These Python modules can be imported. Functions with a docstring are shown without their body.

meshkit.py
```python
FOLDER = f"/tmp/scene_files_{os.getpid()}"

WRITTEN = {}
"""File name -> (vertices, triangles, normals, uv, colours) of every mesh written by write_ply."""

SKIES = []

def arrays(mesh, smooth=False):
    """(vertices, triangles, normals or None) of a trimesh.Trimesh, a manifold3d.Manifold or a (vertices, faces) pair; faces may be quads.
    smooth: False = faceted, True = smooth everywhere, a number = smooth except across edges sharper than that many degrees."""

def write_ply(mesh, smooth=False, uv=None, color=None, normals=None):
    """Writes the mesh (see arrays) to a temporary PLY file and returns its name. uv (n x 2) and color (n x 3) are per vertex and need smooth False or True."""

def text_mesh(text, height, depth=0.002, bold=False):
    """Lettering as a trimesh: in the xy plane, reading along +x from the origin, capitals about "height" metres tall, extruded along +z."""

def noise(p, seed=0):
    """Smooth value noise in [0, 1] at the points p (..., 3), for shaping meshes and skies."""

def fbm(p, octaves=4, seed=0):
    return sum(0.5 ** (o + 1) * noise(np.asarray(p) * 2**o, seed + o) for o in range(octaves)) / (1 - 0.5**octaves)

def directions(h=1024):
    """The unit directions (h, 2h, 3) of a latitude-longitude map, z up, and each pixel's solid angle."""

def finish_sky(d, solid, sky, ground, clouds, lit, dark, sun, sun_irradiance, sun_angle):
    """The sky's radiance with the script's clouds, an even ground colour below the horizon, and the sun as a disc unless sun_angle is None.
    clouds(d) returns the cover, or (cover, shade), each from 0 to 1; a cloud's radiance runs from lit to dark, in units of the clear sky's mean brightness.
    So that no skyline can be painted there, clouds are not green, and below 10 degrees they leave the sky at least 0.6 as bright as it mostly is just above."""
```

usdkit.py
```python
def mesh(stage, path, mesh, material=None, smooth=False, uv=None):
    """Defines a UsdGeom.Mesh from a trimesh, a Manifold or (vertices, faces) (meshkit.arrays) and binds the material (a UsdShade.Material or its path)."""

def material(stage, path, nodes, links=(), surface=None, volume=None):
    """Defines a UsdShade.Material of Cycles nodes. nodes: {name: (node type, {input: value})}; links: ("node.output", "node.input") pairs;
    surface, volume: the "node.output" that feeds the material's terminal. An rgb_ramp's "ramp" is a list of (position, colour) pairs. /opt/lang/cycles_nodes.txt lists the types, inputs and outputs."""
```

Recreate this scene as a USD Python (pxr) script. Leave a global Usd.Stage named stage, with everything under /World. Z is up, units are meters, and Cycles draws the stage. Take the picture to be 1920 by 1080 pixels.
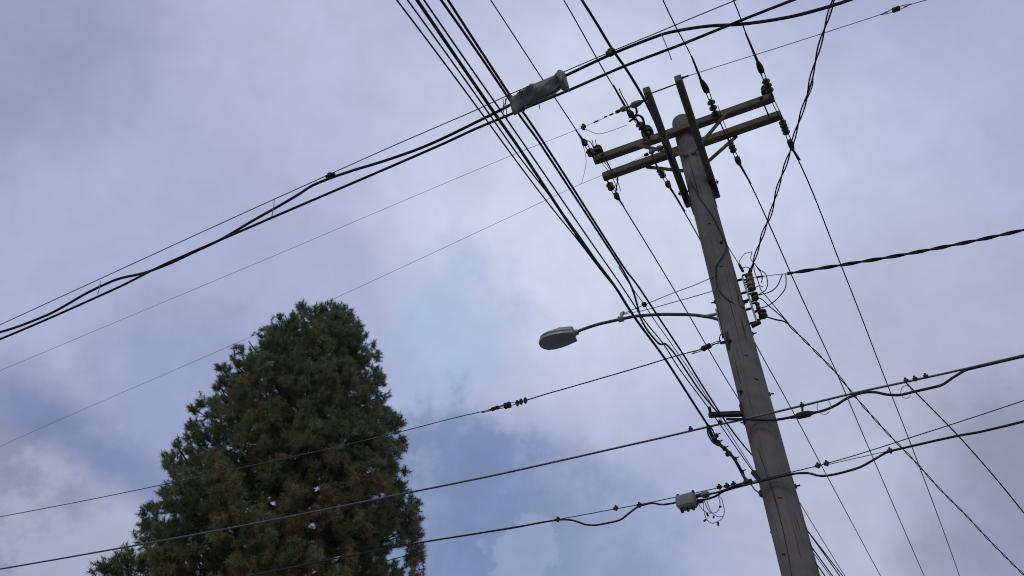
import math, random
import numpy as np, trimesh
import usdkit, meshkit
from pxr import Usd, UsdGeom, UsdLux, UsdShade, Gf, Sdf, Vt

stage = Usd.Stage.CreateInMemory()
UsdGeom.SetStageUpAxis(stage, 'Z'); UsdGeom.SetStageMetersPerUnit(stage, 1.0)
UsdGeom.Xform.Define(stage, '/World'); UsdGeom.Scope.Define(stage, '/World/Looks')
rng = np.random.default_rng(7); random.seed(7)

# ------------------------------------------------------------------ camera
PITCH, ROLL, FOC = 0.741, -0.026, 1567.2          # looking up at the pole top from the pavement
EYE = np.array([0, 0, 1.6])
FWD = np.array([0, math.cos(PITCH), math.sin(PITCH)])
u0 = np.array([0, -math.sin(PITCH), math.cos(PITCH)]); r0 = np.array([1.0, 0, 0])
RGT = r0 * math.cos(ROLL) + u0 * math.sin(ROLL); UPV = -r0 * math.sin(ROLL) + u0 * math.cos(ROLL)
cam = UsdGeom.Camera.Define(stage, '/World/camera')
cam.CreateHorizontalApertureAttr(36.0); cam.CreateFocalLengthAttr(36.0 * FOC / 1920)
cam.CreateExposureAttr(0.0)
M = Gf.Matrix4d(*[float(v) for v in (*RGT, 0, *UPV, 0, *(-FWD), 0, *EYE, 1)])
cam.AddTransformOp().Set(M)

# ------------------------------------------------------------------ sky: broken overcast, and a soft high sun
def ray(x, y): return FWD + RGT * (x - 960) / FOC + UPV * (540 - y) / FOC
def unit(v): v = np.asarray(v, float); return v / np.linalg.norm(v)
SUN_EL, SUN_AZ = math.radians(48), math.radians(200)      # behind the camera, to the left
sun_dir = np.array([math.cos(SUN_EL) * math.sin(SUN_AZ), math.cos(SUN_EL) * math.cos(SUN_AZ), math.sin(SUN_EL)])

N, Lk = {}, []
N['tc'] = ('texture_coordinate', {})
N['sky'] = ('sky_texture', dict(sky_type='single_scattering', sun_disc=False, sun_elevation=SUN_EL, sun_rotation=SUN_AZ))
DIR = 'tc.generated'
def node(name, kind, inputs, *links):
    N[name] = (kind, inputs)
    for a, b in links: Lk.append((a, f'{name}.{b}'))
# soft distortion of the direction, so cloud edges wander
node('wn', 'noise_texture', dict(scale=11.0, detail=6.0, roughness=.62), (DIR, 'vector'))
node('wo', 'vector_math', dict(math_type='subtract', vector2=(.5, .5, .5)), ('wn.color', 'vector1'))
node('ws', 'vector_math', dict(math_type='scale', scale=.022), ('wo.vector', 'vector1'))
node('wd', 'vector_math', dict(math_type='add'), (DIR, 'vector1'), ('ws.vector', 'vector2'))
def lobe(name, d, inner, outer, src='wd.vector'):
    """1 towards the sky direction d, fading to 0 between the two angles (degrees)."""
    node(name + 'd', 'vector_math', dict(math_type='dot_product', vector2=tuple(unit(d))), (src, 'vector1'))
    node(name, 'map_range', dict(range_type='smoothstep', from_min=math.cos(math.radians(outer)), from_max=math.cos(math.radians(inner)), to_min=0.0, to_max=1.0, clamp=True), (name + 'd.value', 'value'))
    return name + '.result'
def band(name, n, width, soft):
    """1 on the great circle with pole n, for streaks of cloud and of blue."""
    node(name + 'd', 'vector_math', dict(math_type='dot_product', vector2=tuple(unit(n))), ('wd.vector', 'vector1'))
    node(name + 'a', 'math', dict(math_type='absolute'), (name + 'd.value', 'value1'))
    node(name, 'map_range', dict(range_type='smoothstep', from_min=width, from_max=width + soft, to_min=1.0, to_max=0.0, clamp=True), (name + 'a.value', 'value'))
    return name + '.result'
def times(name, a, b, k=1.0):
    node(name + 'p', 'math', dict(math_type='multiply'), (a, 'value1'), (b, 'value2'))
    node(name, 'math', dict(math_type='multiply', value2=k), (name + 'p.value', 'value1'))
    return name + '.value'
cur = None
def layer(name, fac, color, k=1.0):
    global cur
    node(name + 'k', 'math', dict(math_type='multiply', value2=k, use_clamp=True), (fac, 'value1'))
    node(name, 'mix', dict(mix_type='mix', color2=color), (name + 'k.value', 'fac'), (cur, 'color1'))
    cur = name + '.color'
S = 0.1
def lin(r, g, b): return tuple(((c / 255 + .055) / 1.055) ** 2.4 / S if c > 10 else c / 255 / 12.92 / S for c in (r, g, b))
node('one', 'value', dict(value=.93))
cur = 'sky.color'
layer('deck', 'one.value', lin(169, 178, 210))                                    # the general cloud deck
layer('blues', lobe('l1', ray(1500, 420), 3, 15), lin(178, 190, 216), .7)
layer('violet', lobe('l2', ray(790, -30), 3, 21), lin(188, 187, 219), .7)
layer('centre', lobe('l3', ray(1130, 390), 1, 18.5), lin(204, 210, 231), .92)          # thinner, brighter cloud overhead
layer('mauve', lobe('l4', ray(1760, 690), 2, 12), lin(178, 179, 202), .8)
layer('pale', lobe('l5', ray(1580, 960), 2, 10), lin(180, 183, 205), .85)
layer('corner', lobe('l6', ray(2010, 980), 3, 11), lin(128, 133, 156), .75)           # denser cloud at the right
layer('corner2', lobe('l7', ray(-70, -30), 2, 13), lin(122, 130, 162), .5)
layer('greyl', lobe('l8', ray(-70, 1000), 3, 12), lin(134, 138, 166), .9)
layer('bluem', lobe('l9', ray(360, 770), 2, 9), lin(140, 153, 189), .65)
layer('blueb', lobe('la', ray(880, 1020), 1, 11), lin(112, 131, 171), .9)            # bluer low in the middle
layer('sheen', lobe('ld', ray(850, 640), 1, 7.5), lin(162, 180, 213), .75)
layer('blueb3', lobe('le', ray(865, 850), .5, 5.5), lin(116, 134, 172), .75)
layer('blueb2', lobe('lb', ray(1130, 1100), 2, 9), lin(128, 145, 178), .75)
nb = np.cross(ray(10, 745), ray(275, 905))
layer('puff', lobe('lp', ray(165, 985), 1, 5.4), lin(172, 175, 199), .85)
layer('gap', times('gapm', band('gb', nb, .004, .034), lobe('lg', ray(190, 850), 4, 10)), lin(110, 129, 170), .7)
layer('puff2', lobe('lq', ray(960, 1066), .2, 3.2), lin(160, 172, 205), .4)
layer('puff3', lobe('lq3', ray(1480, 1110), 1, 5), lin(176, 182, 204), .6)
# billows over everything
node('b1', 'noise_texture', dict(scale=4.5, detail=7.0, roughness=.58, distortion=.25), ('wd.vector', 'vector'))
node('b1r', 'map_range', dict(from_min=.32, from_max=.68, to_min=.94, to_max=1.055, clamp=True), ('b1.fac', 'value'))
node('b2', 'noise_texture', dict(scale=22.0, detail=5.0, roughness=.6, distortion=.4), (DIR, 'vector'))
node('b2r', 'map_range', dict(from_min=.3, from_max=.7, to_min=.96, to_max=1.04, clamp=True), ('b2.fac', 'value'))
times('bm', 'b1r.result', 'b2r.result')
node('bmix', 'vector_math', dict(math_type='scale'), (cur, 'vector1'), ('bm.value', 'scale'))
node('bg', 'background_shader', dict(strength=S * 1.045), ('bmix.vector', 'color'))
skymat = usdkit.material(stage, '/World/Looks/sky_clouds', N, Lk, surface='bg.background')
dome = UsdLux.DomeLight.Define(stage, '/World/sky')
UsdShade.MaterialBindingAPI.Apply(dome.GetPrim()).Bind(skymat)
dome.GetPrim().SetCustomDataByKey('kind', 'structure')
dome.GetPrim().SetCustomDataByKey('label', 'overcast lavender grey sky with soft broken cloud')
dome.GetPrim().SetCustomDataByKey('category', 'sky')

sun = UsdLux.DistantLight.Define(stage, '/World/sun')
sun.CreateIntensityAttr(0.2); sun.CreateAngleAttr(20.0); sun.CreateNormalizeAttr(True); sun.CreateColorAttr(Gf.Vec3f(1, .96, .9))
zx = unit(np.cross([0, 0, 1], sun_dir)); zy = np.cross(sun_dir, zx)
sun.AddTransformOp().Set(Gf.Matrix4d(*[float(v) for v in (*zx, 0, *zy, 0, *sun_dir, 0, 0, 0, 50, 1)]))

# ------------------------------------------------------------------ helpers
count = {}
def path_for(name, parent='/World'):
    k = (parent, name); n = count.get(k, 0); count[k] = n + 1
    return f'{parent}/{name}' + (f'_{n:03d}' if n else '')
GROUPS = {'insulator_string': 'insulator strings on the crossarms', 'pin_insulator': 'pin insulators on the near crossarm', 'strain_insulator': 'pale strain insulators at the pole top',
    'power_line': 'power lines along the street', 'jumper_wire': 'jumper wires at the crossarms', 'cross_street_wire': 'thin wires across the street', 'wire_sleeve': 'sleeves on the upper faint wire',
    'tap_wire': 'thin tap wires at the pole top', 'guy_insulator': 'black in-line insulators', 'guy_wire': 'guy wires', 'guy_hook': 'hooks on the pole', 'wire_clip': 'clips beside the guy insulators',
    'overhead_cable': 'overhead cables nearest the camera', 'wire_tail': 'thin hangers and tails on the overhead cables', 'cable_clamp': 'small cable clamps', 'street_wire': 'thin wires along the street',
    'street_cable': 'thick cables along the street', 'cable_loop': 'slack loops by the lashed cable end', 'lashing_clip': 'clips on the lashed cable end', 'drop_cable': 'black cables under the cross strands',
    'wire_loop': 'loops of thin wire on the upper cross cable', 'cable_clip': 'clips on the cross cables', 'messenger_strand': 'thin strands of the lower cross cable', 'service_drop': 'service drops from the rack',
    'drip_loop': 'loose wires at the rack of spools', 'wire_clamp': 'wire clamps', 'stay_wire': 'stay wires of the lamp arm'}
def tag(p, label=None, cat=None, group=None, kind=None):
    p = p.GetPrim() if hasattr(p, 'GetPrim') else p
    if cat and not group:
        base = p.GetName(); base = base[:-4] if base[-4:-3] == '_' and base[-3:].isdigit() else base
        group = GROUPS.get(base)
    for k, v in (('label', label), ('category', cat), ('group', group), ('kind', kind)):
        if v: p.SetCustomDataByKey(k, v)
    return p
class Thing:
    """An Xform at the thing's base; part() adds its parts, given in world coordinates."""
    def __init__(self, name, label, cat, base=(0, 0, 0), group=None, kind=None):
        self.path = path_for(name); self.base = np.asarray(base, float)
        x = UsdGeom.Xform.Define(stage, self.path); x.AddTranslateOp().Set(Gf.Vec3d(*map(float, self.base)))
        self.prim = tag(x, label, cat, group, kind)
    def part(self, name, mesh, mat, smooth=30, parent=None, label=None, kind=None):
        v, f = vf(mesh)
        p = path_for(name, parent or self.path)
        m = usdkit.mesh(stage, p, (v - self.base, f), mat, smooth=smooth)
        tag(m, label=label, kind=kind)
        return p
def single(name, mesh, mat, label, cat, group=None, kind=None, smooth=True):
    m = usdkit.mesh(stage, path_for(name), vf(mesh), mat, smooth=smooth)
    return tag(m, label, cat, group, kind)
def vf(mesh):
    if isinstance(mesh, tuple): return np.asarray(mesh[0], float), np.asarray(mesh[1], int)
    return np.array(mesh.vertices), np.array(mesh.faces)
def join(*ms):
    V, F, n = [], [], 0
    for m in ms:
        v, f = vf(m); V.append(v); F.append(f + n); n += len(v)
    return np.vstack(V), np.vstack(F)
def tube(P, r, sides=8, closed_ends=True):
    P = np.asarray(P, float); n = len(P); r = np.broadcast_to(np.asarray(r, float), (n,))
    T = np.gradient(P, axis=0); T /= np.linalg.norm(T, axis=1, keepdims=True) + 1e-12
    a = np.array([0, 0, 1.0]) if abs(T[0, 2]) < .9 else np.array([1.0, 0, 0])
    U = np.zeros_like(P); U[0] = unit(np.cross(T[0], a))
    for i in range(1, n):
        u = U[i - 1] - T[i] * (U[i - 1] @ T[i]); U[i] = unit(u)
    W = np.cross(T, U)
    th = np.linspace(0, 2 * np.pi, sides, endpoint=False)
    V = (P[:, None] + r[:, None, None] * (np.cos(th)[None, :, None] * U[:, None] + np.sin(th)[None, :, None] * W[:, None])).reshape(-1, 3)
    i = np.arange(n - 1)[:, None] * sides; j = np.arange(sides)[None]; k = (j + 1) % sides
    F = np.concatenate([np.stack([i + j, i + k, i + sides + k], -1).reshape(-1, 3), np.stack([i + j, i + sides + k, i + sides + j], -1).reshape(-1, 3)])
    if closed_ends:
        V = np.vstack([V, P[0], P[-1]]); c0, c1 = len(V) - 2, len(V) - 1; j = np.arange(sides); k = (j + 1) % sides; e = (n - 1) * sides
        F = np.vstack([F, np.stack([np.full(sides, c0), k, j], 1), np.stack([np.full(sides, c1), e + j, e + k], 1)])
    return V, F
def rod(a, b, r, sides=8): return tube(np.array([a, b], float), r, sides)
def frame(d, up=(0, 0, 1)):
    d = unit(d); up = np.asarray(up, float)
    if abs(d @ up) > .97: up = np.array([1.0, 0, 0])
    s = unit(np.cross(up, d)); return d, s, np.cross(d, s)
def place(mesh, o, X, Y, Z):
    v, f = vf(mesh); return np.asarray(o) + v @ np.array([X, Y, Z]), f
def cbox(sx, sy, sz, c=.006):
    """A box with chamfered edges, centred."""
    h = np.array([sx, sy, sz]) / 2; pts = []
    for k in range(3):
        for s in np.ndindex(2, 2, 2):
            s = np.array(s) * 2 - 1; q = s * (h - c); q[k] = s[k] * h[k]; pts.append(q)
    return trimesh.convex.convex_hull(np.array(pts))
def bar(a, b, w, t, up=(0, 0, 1), c=.004):
    a, b = np.asarray(a, float), np.asarray(b, float); X, Y, Z = frame(b - a, up)
    return place(cbox(np.linalg.norm(b - a), w, t, c), (a + b) / 2, X, Y, Z)
def lathe(o, d, prof, sides=14):
    """prof: (distance along d, radius) pairs."""
    p = np.array([np.asarray(o) + unit(d) * s for s, _ in prof]); X, Y, Z = frame(d)
    th = np.linspace(0, 2 * np.pi, sides, endpoint=False); n = len(prof)
    V = (p[:, None] + np.array([r for _, r in prof])[:, None, None] * (np.cos(th)[None, :, None] * Y + np.sin(th)[None, :, None] * Z)).reshape(-1, 3)
    i = np.arange(n - 1)[:, None] * sides; j = np.arange(sides)[None]; k = (j + 1) % sides
    F = np.concatenate([np.stack([i + j, i + k, i + sides + k], -1).reshape(-1, 3), np.stack([i + j, i + sides + k, i + sides + j], -1).reshape(-1, 3)])
    V = np.vstack([V, p[0], p[-1]]); j = np.arange(sides); k = (j + 1) % sides; e = (n - 1) * sides
    return V, np.vstack([F, np.stack([np.full(sides, len(V) - 2), k, j], 1), np.stack([np.full(sides, len(V) - 1), e + j, e + k], 1)])
def hd(az): a = math.radians(az); return np.array([math.sin(a), math.cos(a), 0])
def at_height(x, y, h): r = ray(x, y); return EYE + r * (h - EYE[2]) / r[2]
def in_plane(x, y, P, az):
    """The point seen at x, y in the vertical plane through P that runs along the bearing az."""
    n = np.cross(hd(az), [0, 0, 1]); r = ray(x, y); return EYE + r * (((np.asarray(P) - EYE) @ n) / (r @ n))
def curve(P, step=.12):
    """A smooth line through the points."""
    P = np.asarray(P, float)
    if len(P) == 2: return np.linspace(P[0], P[1], max(2, int(np.linalg.norm(P[1] - P[0]) / .5)))
    from scipy.interpolate import PchipInterpolator
    d = np.r_[0, np.cumsum(np.linalg.norm(np.diff(P, axis=0), axis=1))]
    n = int(min(260, max(12, d[-1] / step)))
    return PchipInterpolator(d, P)(np.linspace(0, d[-1], n))
def extend(P, start=0, end=0, level=None, sag=0.0):
    """Carries the line on beyond its ends, flattening towards the next pole."""
    P = np.asarray(P, float); out = [P]
    if end:
        d = P[-1] - P[-2]; d = d / np.linalg.norm(d); d = d.copy(); d[2] = np.clip(d[2], -.08, .08)
        s = np.linspace(0, end, 14)[1:, None]; q = P[-1] + d * s; q[:, 2] += (s[:, 0] ** 2) * sag; out.append(q)
    if start:
        d = P[0] - P[1]; d = d / np.linalg.norm(d); d = d.copy(); d[2] = np.clip(d[2], -.08, .08)
        s = np.linspace(0, start, 14)[1:, None]; q = P[0] + d * s; q[:, 2] += (s[:, 0] ** 2) * sag; out.insert(0, q[::-1])
    return np.vstack(out)
def twist(P, r, R, pitch, n, phase=0.0, sides=6):
    P = curve(P, .03) if len(P) < 200 else P
    d = np.r_[0, np.cumsum(np.linalg.norm(np.diff(P, axis=0), axis=1))]
    m = int(d[-1] / pitch * 12) + 2; s = np.linspace(0, d[-1], m)
    Q = np.stack([np.interp(s, d, P[:, k]) for k in range(3)], 1)
    T = np.gradient(Q, axis=0); T /= np.linalg.norm(T, axis=1, keepdims=True)
    U = np.cross(T, [0.31, .2, .93]); U /= np.linalg.norm(U, axis=1, keepdims=True); W = np.cross(T, U)
    out = []
    for k in range(n):
        a = s / pitch * 2 * np.pi + phase + k * 2 * np.pi / n
        out.append(tube(Q + R * (np.cos(a)[:, None] * U + np.sin(a)[:, None] * W), r, sides))
    return out

# ------------------------------------------------------------------ materials
def wood(name, dark, mid, light, along):
    sc = [9.0, 9.0, 9.0]; sc[along] = .55
    sc2 = [42.0, 42.0, 42.0]; sc2[along] = 1.1
    return usdkit.material(stage, f'/World/Looks/{name}', {
        'g': ('texture_coordinate', {}),
        'm1': ('mapping', dict(scale=tuple(sc))), 'm2': ('mapping', dict(scale=tuple(sc2))),
        'n1': ('noise_texture', dict(scale=1.0, detail=5.0, roughness=.6, distortion=.4)),
        'n2': ('noise_texture', dict(scale=1.0, detail=3.0, roughness=.55)),
        'n3': ('noise_texture', dict(scale=3.2, detail=6.0, roughness=.65)),
        'a': ('mix', dict(mix_type='mix', fac=.5)),
        'r': ('rgb_ramp', dict(ramp=[(.25, dark), (.45, mid), (.62, mid), (.8, light)])),
        'crack': ('rgb_ramp', dict(ramp=[(.3, (.25, .25, .25)), (.37, (1, 1, 1)), (1, (1, 1, 1))])),
        'st': ('rgb_ramp', dict(ramp=[(.34, (.66, .67, .68)), (.5, (.95, .95, .94)), (.68, (1.2, 1.17, 1.1))])),
        'mu': ('mix', dict(mix_type='multiply', fac=1.0)), 'mu2': ('mix', dict(mix_type='multiply', fac=1.0)),
        'b': ('bump', dict(strength=.7, distance=.01)),
        'p': ('principled_bsdf', dict(roughness=.88, specular_ior_level=.2)),
    }, [('g.object', 'm1.vector'), ('g.object', 'm2.vector'), ('m1.vector', 'n1.vector'), ('m2.vector', 'n2.vector'), ('g.object', 'n3.vector'),
        ('n1.fac', 'a.color1'), ('n2.fac', 'a.color2'), ('a.color', 'r.fac'), ('n2.fac', 'crack.fac'), ('n3.fac', 'st.fac'),
        ('r.color', 'mu.color1'), ('crack.color', 'mu.color2'), ('mu.color', 'mu2.color1'), ('st.color', 'mu2.color2'), ('mu2.color', 'p.base_color'),
        ('n2.fac', 'b.height'), ('b.normal', 'p.normal')], surface='p.BSDF')
def plain(name, col, rough=.6, metal=0.0, var=.25, scale=14.0, spec=.4):
    c0 = tuple(c * (1 - var) for c in col); c1 = tuple(c * (1 + var) for c in col)
    return usdkit.material(stage, f'/World/Looks/{name}', {
        'g': ('geometry', {}), 'n': ('noise_texture', dict(scale=scale, detail=4.0, roughness=.6)),
        'r': ('rgb_ramp', dict(ramp=[(.3, c0), (.7, c1)])),
        'rr': ('map_range', dict(from_min=.3, from_max=.7, to_min=rough - .1, to_max=min(1, rough + .12))),
        'p': ('principled_bsdf', dict(metallic=metal, specular_ior_level=spec))},
        [('g.position', 'n.vector'), ('n.fac', 'r.fac'), ('r.color', 'p.base_color'), ('n.fac', 'rr.value'), ('rr.result', 'p.roughness')], surface='p.BSDF')
W_POLE = wood('weathered_pole_wood', (.068, .061, .053), (.130, .117, .104), (.20, .182, .162), 2)
W_ARM = wood('weathered_arm_wood', (.055, .045, .036), (.105, .088, .071), (.16, .136, .111), 0)
M_STEEL = plain('galvanised_steel', (.16, .165, .17), .55, .6)
M_IRON = plain('dark_iron', (.022, .021, .023), .65, .3, spec=.25)
M_LINE = plain('aged_conductor', (.034, .034, .042), .65, .3, spec=.25)
M_THIN = plain('grey_strand', (.085, .085, .095), .5, .5)
M_RUB = plain('black_cable_sheath', (.020, .020, .026), .75, spec=.2)
M_PORC = plain('brown_porcelain', (.022, .018, .018), .5, spec=.25)
M_TAN = plain('grey_porcelain', (.12, .11, .09), .5, spec=.3)
M_BOX = plain('grey_plastic_case', (.14, .137, .142), .5, 0, .1, 30)
M_LAMP = plain('grey_lamp_paint', (.19, .193, .205), .45, .2, .1)
M_ARM = plain('lamp_arm_steel', (.055, .055, .062), .6, .4)
M_LENS = plain('dark_lamp_underside', (.19, .188, .205), .35, 0, .12)
M_TARP = plain('grey_green_sheeting', (.072, .08, .068), .55, 0, .4, 16)
M_STR = plain('dull_span_guy', (.085, .085, .09), .75, .1, spec=.15)
M_TAR = plain('tarred_cable', (.034, .034, .038), .85, 0, spec=.1)
M_GUY = plain('galvanised_guy', (.055, .055, .06), .7, .2, spec=.2)
M_MESS = plain('lashed_messenger', (.085, .085, .095), .45, .4)
M_BARK = plain('pine_bark', (.05, .037, .028), .9, 0, .4, 8)
def needle(name, c0, c1, c2):
    return usdkit.material(stage, f'/World/Looks/{name}', {
        'g': ('geometry', {}), 'n': ('noise_texture', dict(scale=.9, detail=4.0)), 'n2': ('noise_texture', dict(scale=9.0, detail=2.0)),
        'a': ('mix', dict(mix_type='mix', fac=.45)), 'r': ('rgb_ramp', dict(ramp=[(.34, c0), (.5, c1), (.66, c2)])),
        'p': ('principled_bsdf', dict(roughness=.5, specular_ior_level=.35)), 't': ('translucent_bsdf', {}), 'm': ('mix_closure', dict(fac=.22))},
        [('g.position', 'n.vector'), ('g.position', 'n2.vector'), ('n.fac', 'a.color1'), ('n2.fac', 'a.color2'), ('a.color', 'r.fac'),
         ('r.color', 'p.base_color'), ('r.color', 't.color'), ('p.BSDF', 'm.closure1'), ('t.BSDF', 'm.closure2')], surface='m.closure')
M_GREEN = needle('pine_needles', (.086, .110, .054), (.112, .142, .066), (.145, .168, .078))
M_BROWN = needle('dry_needles', (.13, .108, .06), (.18, .132, .07), (.225, .15, .076))
M_GROUND = usdkit.material(stage, '/World/Looks/ground_cover', {
    'g': ('geometry', {}), 'n': ('noise_texture', dict(scale=.15, detail=6.0)), 'n2': ('noise_texture', dict(scale=6.0, detail=6.0)),
    'a': ('mix', dict(mix_type='mix', fac=.5)), 'r': ('rgb_ramp', dict(ramp=[(.35, (.14, .14, .138)), (.5, (.18, .178, .172)), (.65, (.17, .175, .14))])),
    'p': ('principled_bsdf', dict(roughness=.9))},
    [('g.position', 'n.vector'), ('g.position', 'n2.vector'), ('n.fac', 'a.color1'), ('n2.fac', 'a.color2'), ('a.color', 'r.fac'), ('r.color', 'p.base_color')], surface='p.BSDF')

# ------------------------------------------------------------------ ground
g = np.linspace(-1, 1, 41); g = np.sign(g) * np.abs(g) ** 2 * 900
gx, gy = np.meshgrid(g, g); gz = np.zeros_like(gx)
idx = np.arange(41 * 41).reshape(41, 41)
gf = np.concatenate([np.stack([idx[:-1, :-1], idx[:-1, 1:], idx[1:, 1:]], -1).reshape(-1, 3), np.stack([idx[:-1, :-1], idx[1:, 1:], idx[1:, :-1]], -1).reshape(-1, 3)])
single('ground', (np.stack([gx, gy, gz], -1).reshape(-1, 3), gf), M_GROUND, None, None, kind='structure', smooth=False)

# ------------------------------------------------------------------ the pole
H = 10.52                                                     # height of the two main crossarms
FOOT = np.array([2.392, 6.929, 0.0]); TOP = np.array([2.366, 6.886, H])
AXD = unit(TOP - FOOT)
def axis_at(z): return FOOT + (TOP - FOOT) * (z / H)
def radius_at(z): return (.277 + .0055 * (H - z)) / 2
def pole_height(y):
    zs = np.linspace(1.5, 11.5, 3000); P = FOOT + (TOP - FOOT) * (zs[:, None] / H) - EYE
    py = 540 - FOC * (P @ UPV) / (P @ FWD); return zs[np.argmin(abs(py - y))]
def on_pole(x, y, lift=.0):
    """The point of the pole's skin seen at x, y."""
    r = unit(ray(x, y)); q = np.linspace(6, 16, 6000); P = EYE + q[:, None] * r
    A = FOOT + (TOP - FOOT) * (P[:, 2:3] / H); inside = np.hypot(P[:, 0] - A[:, 0], P[:, 1] - A[:, 1]) < radius_at(P[:, 2]) + lift
    if inside.any(): return P[int(np.argmax(inside))]
    zs = pole_height(y); a = axis_at(zs); best = in_plane(x, y, a, math.degrees(math.atan2(a[0], a[1])) + 90)
    v = best - a; v[2] = 0; v = unit(v) * (radius_at(zs) + lift); return np.array([a[0], a[1], best[2]]) + v
pole = Thing('utility_pole', 'weathered grey wooden utility pole with crossarms, leaning across the right side', 'utility pole', FOOT)
PT = 10.90
zs = np.r_[np.linspace(-.6, PT - .05, 90), PT - .03, PT - .01, PT]
th = np.linspace(0, 2 * np.pi, 40, endpoint=False)
V = []
for z in zs:
    a = axis_at(z); r = radius_at(z)
    if z > PT - .045: r *= {0: .97, 1: .86, 2: .6}[int(np.argmin(abs(np.array([PT - .03, PT - .01, PT]) - z)))]
    q = np.stack([np.cos(th) * 3.3, np.sin(th) * 3.3, np.full(40, z * .5)], 1)
    rr = r * (1 + .028 * (meshkit.fbm(q, 3, 3) - .5) + .02 * (meshkit.noise(np.stack([np.cos(th) * 1.1, np.sin(th) * 1.1, np.full(40, z * .9)], 1), 9) - .5))
    V.append(np.stack([a[0] + rr * np.cos(th), a[1] + rr * np.sin(th), np.full(40, z)], 1))
V = np.vstack(V); n = len(zs); i = np.arange(n - 1)[:, None] * 40; j = np.arange(40)[None]; k = (j + 1) % 40
F = np.concatenate([np.stack([i + j, i + k, i + 40 + k], -1).reshape(-1, 3), np.stack([i + j, i + 40 + k, i + 40 + j], -1).reshape(-1, 3)])
V = np.vstack([V, axis_at(PT + .012)]); e = (n - 1) * 40; j = np.arange(40)
F = np.vstack([F, np.stack([np.full(40, len(V) - 1), e + j, e + (j + 1) % 40], 1)])
pole.part('shaft', (V, F), W_POLE, smooth=50)

def timber(a, b, w, h, seed):
    """A weathered crossarm: a chamfered bar with slightly uneven faces."""
    a, b = np.asarray(a, float), np.asarray(b, float); L = np.linalg.norm(b - a); X, Y, Z = frame(b - a)
    c = .012; sec = np.array([(-w / 2 + c, -h / 2), (w / 2 - c, -h / 2), (w / 2, -h / 2 + c), (w / 2, h / 2 - c), (w / 2 - c, h / 2), (-w / 2 + c, h / 2), (-w / 2, h / 2 - c), (-w / 2, -h / 2 + c)])
    s = np.linspace(-L / 2, L / 2, 25); V = []
    for x in s:
        k = 1.0 if abs(x) < L / 2 - .001 else .93
        q = np.column_stack([np.full(8, x), sec * k]); q[:, 1:] *= 1 + .05 * (meshkit.noise(np.column_stack([q[:, 0] * 1.7, sec * 30]), seed)[:, None] - .5)
        V.append(q)
    V = np.vstack(V); n = len(s); i = np.arange(n - 1)[:, None] * 8; j = np.arange(8)[None]; k = (j + 1) % 8
    F = np.concatenate([np.stack([i + j, i + k, i + 8 + k], -1).reshape(-1, 3), np.stack([i + j, i + 8 + k, i + 8 + j], -1).reshape(-1, 3)])
    V = np.vstack([V, (-L / 2, 0, 0), (L / 2, 0, 0)]); j = np.arange(8); k = (j + 1) % 8; e = (n - 1) * 8
    F = np.vstack([F, np.stack([np.full(8, len(V) - 2), k, j], 1), np.stack([np.full(8, len(V) - 1), e + j, e + k], 1)])
    return place((V, F), (a + b) / 2, X, Y, Z)
A1 = (at_height(1114, 301, H), at_height(1451, 182, H)); A2 = (at_height(1131, 332, H), at_height(1465, 215, H))
ZB = 9.52
B1 = (at_height(1212, 168, ZB), at_height(1291, 384, ZB)); B2 = (at_height(1271, 146, ZB), at_height(1344, 367, ZB))
DA = unit(A1[1] - A1[0])                                        # along the main arms, to the right
DN = unit(np.cross([0, 0, 1], DA))                              # away from the camera, along the street wires
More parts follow.
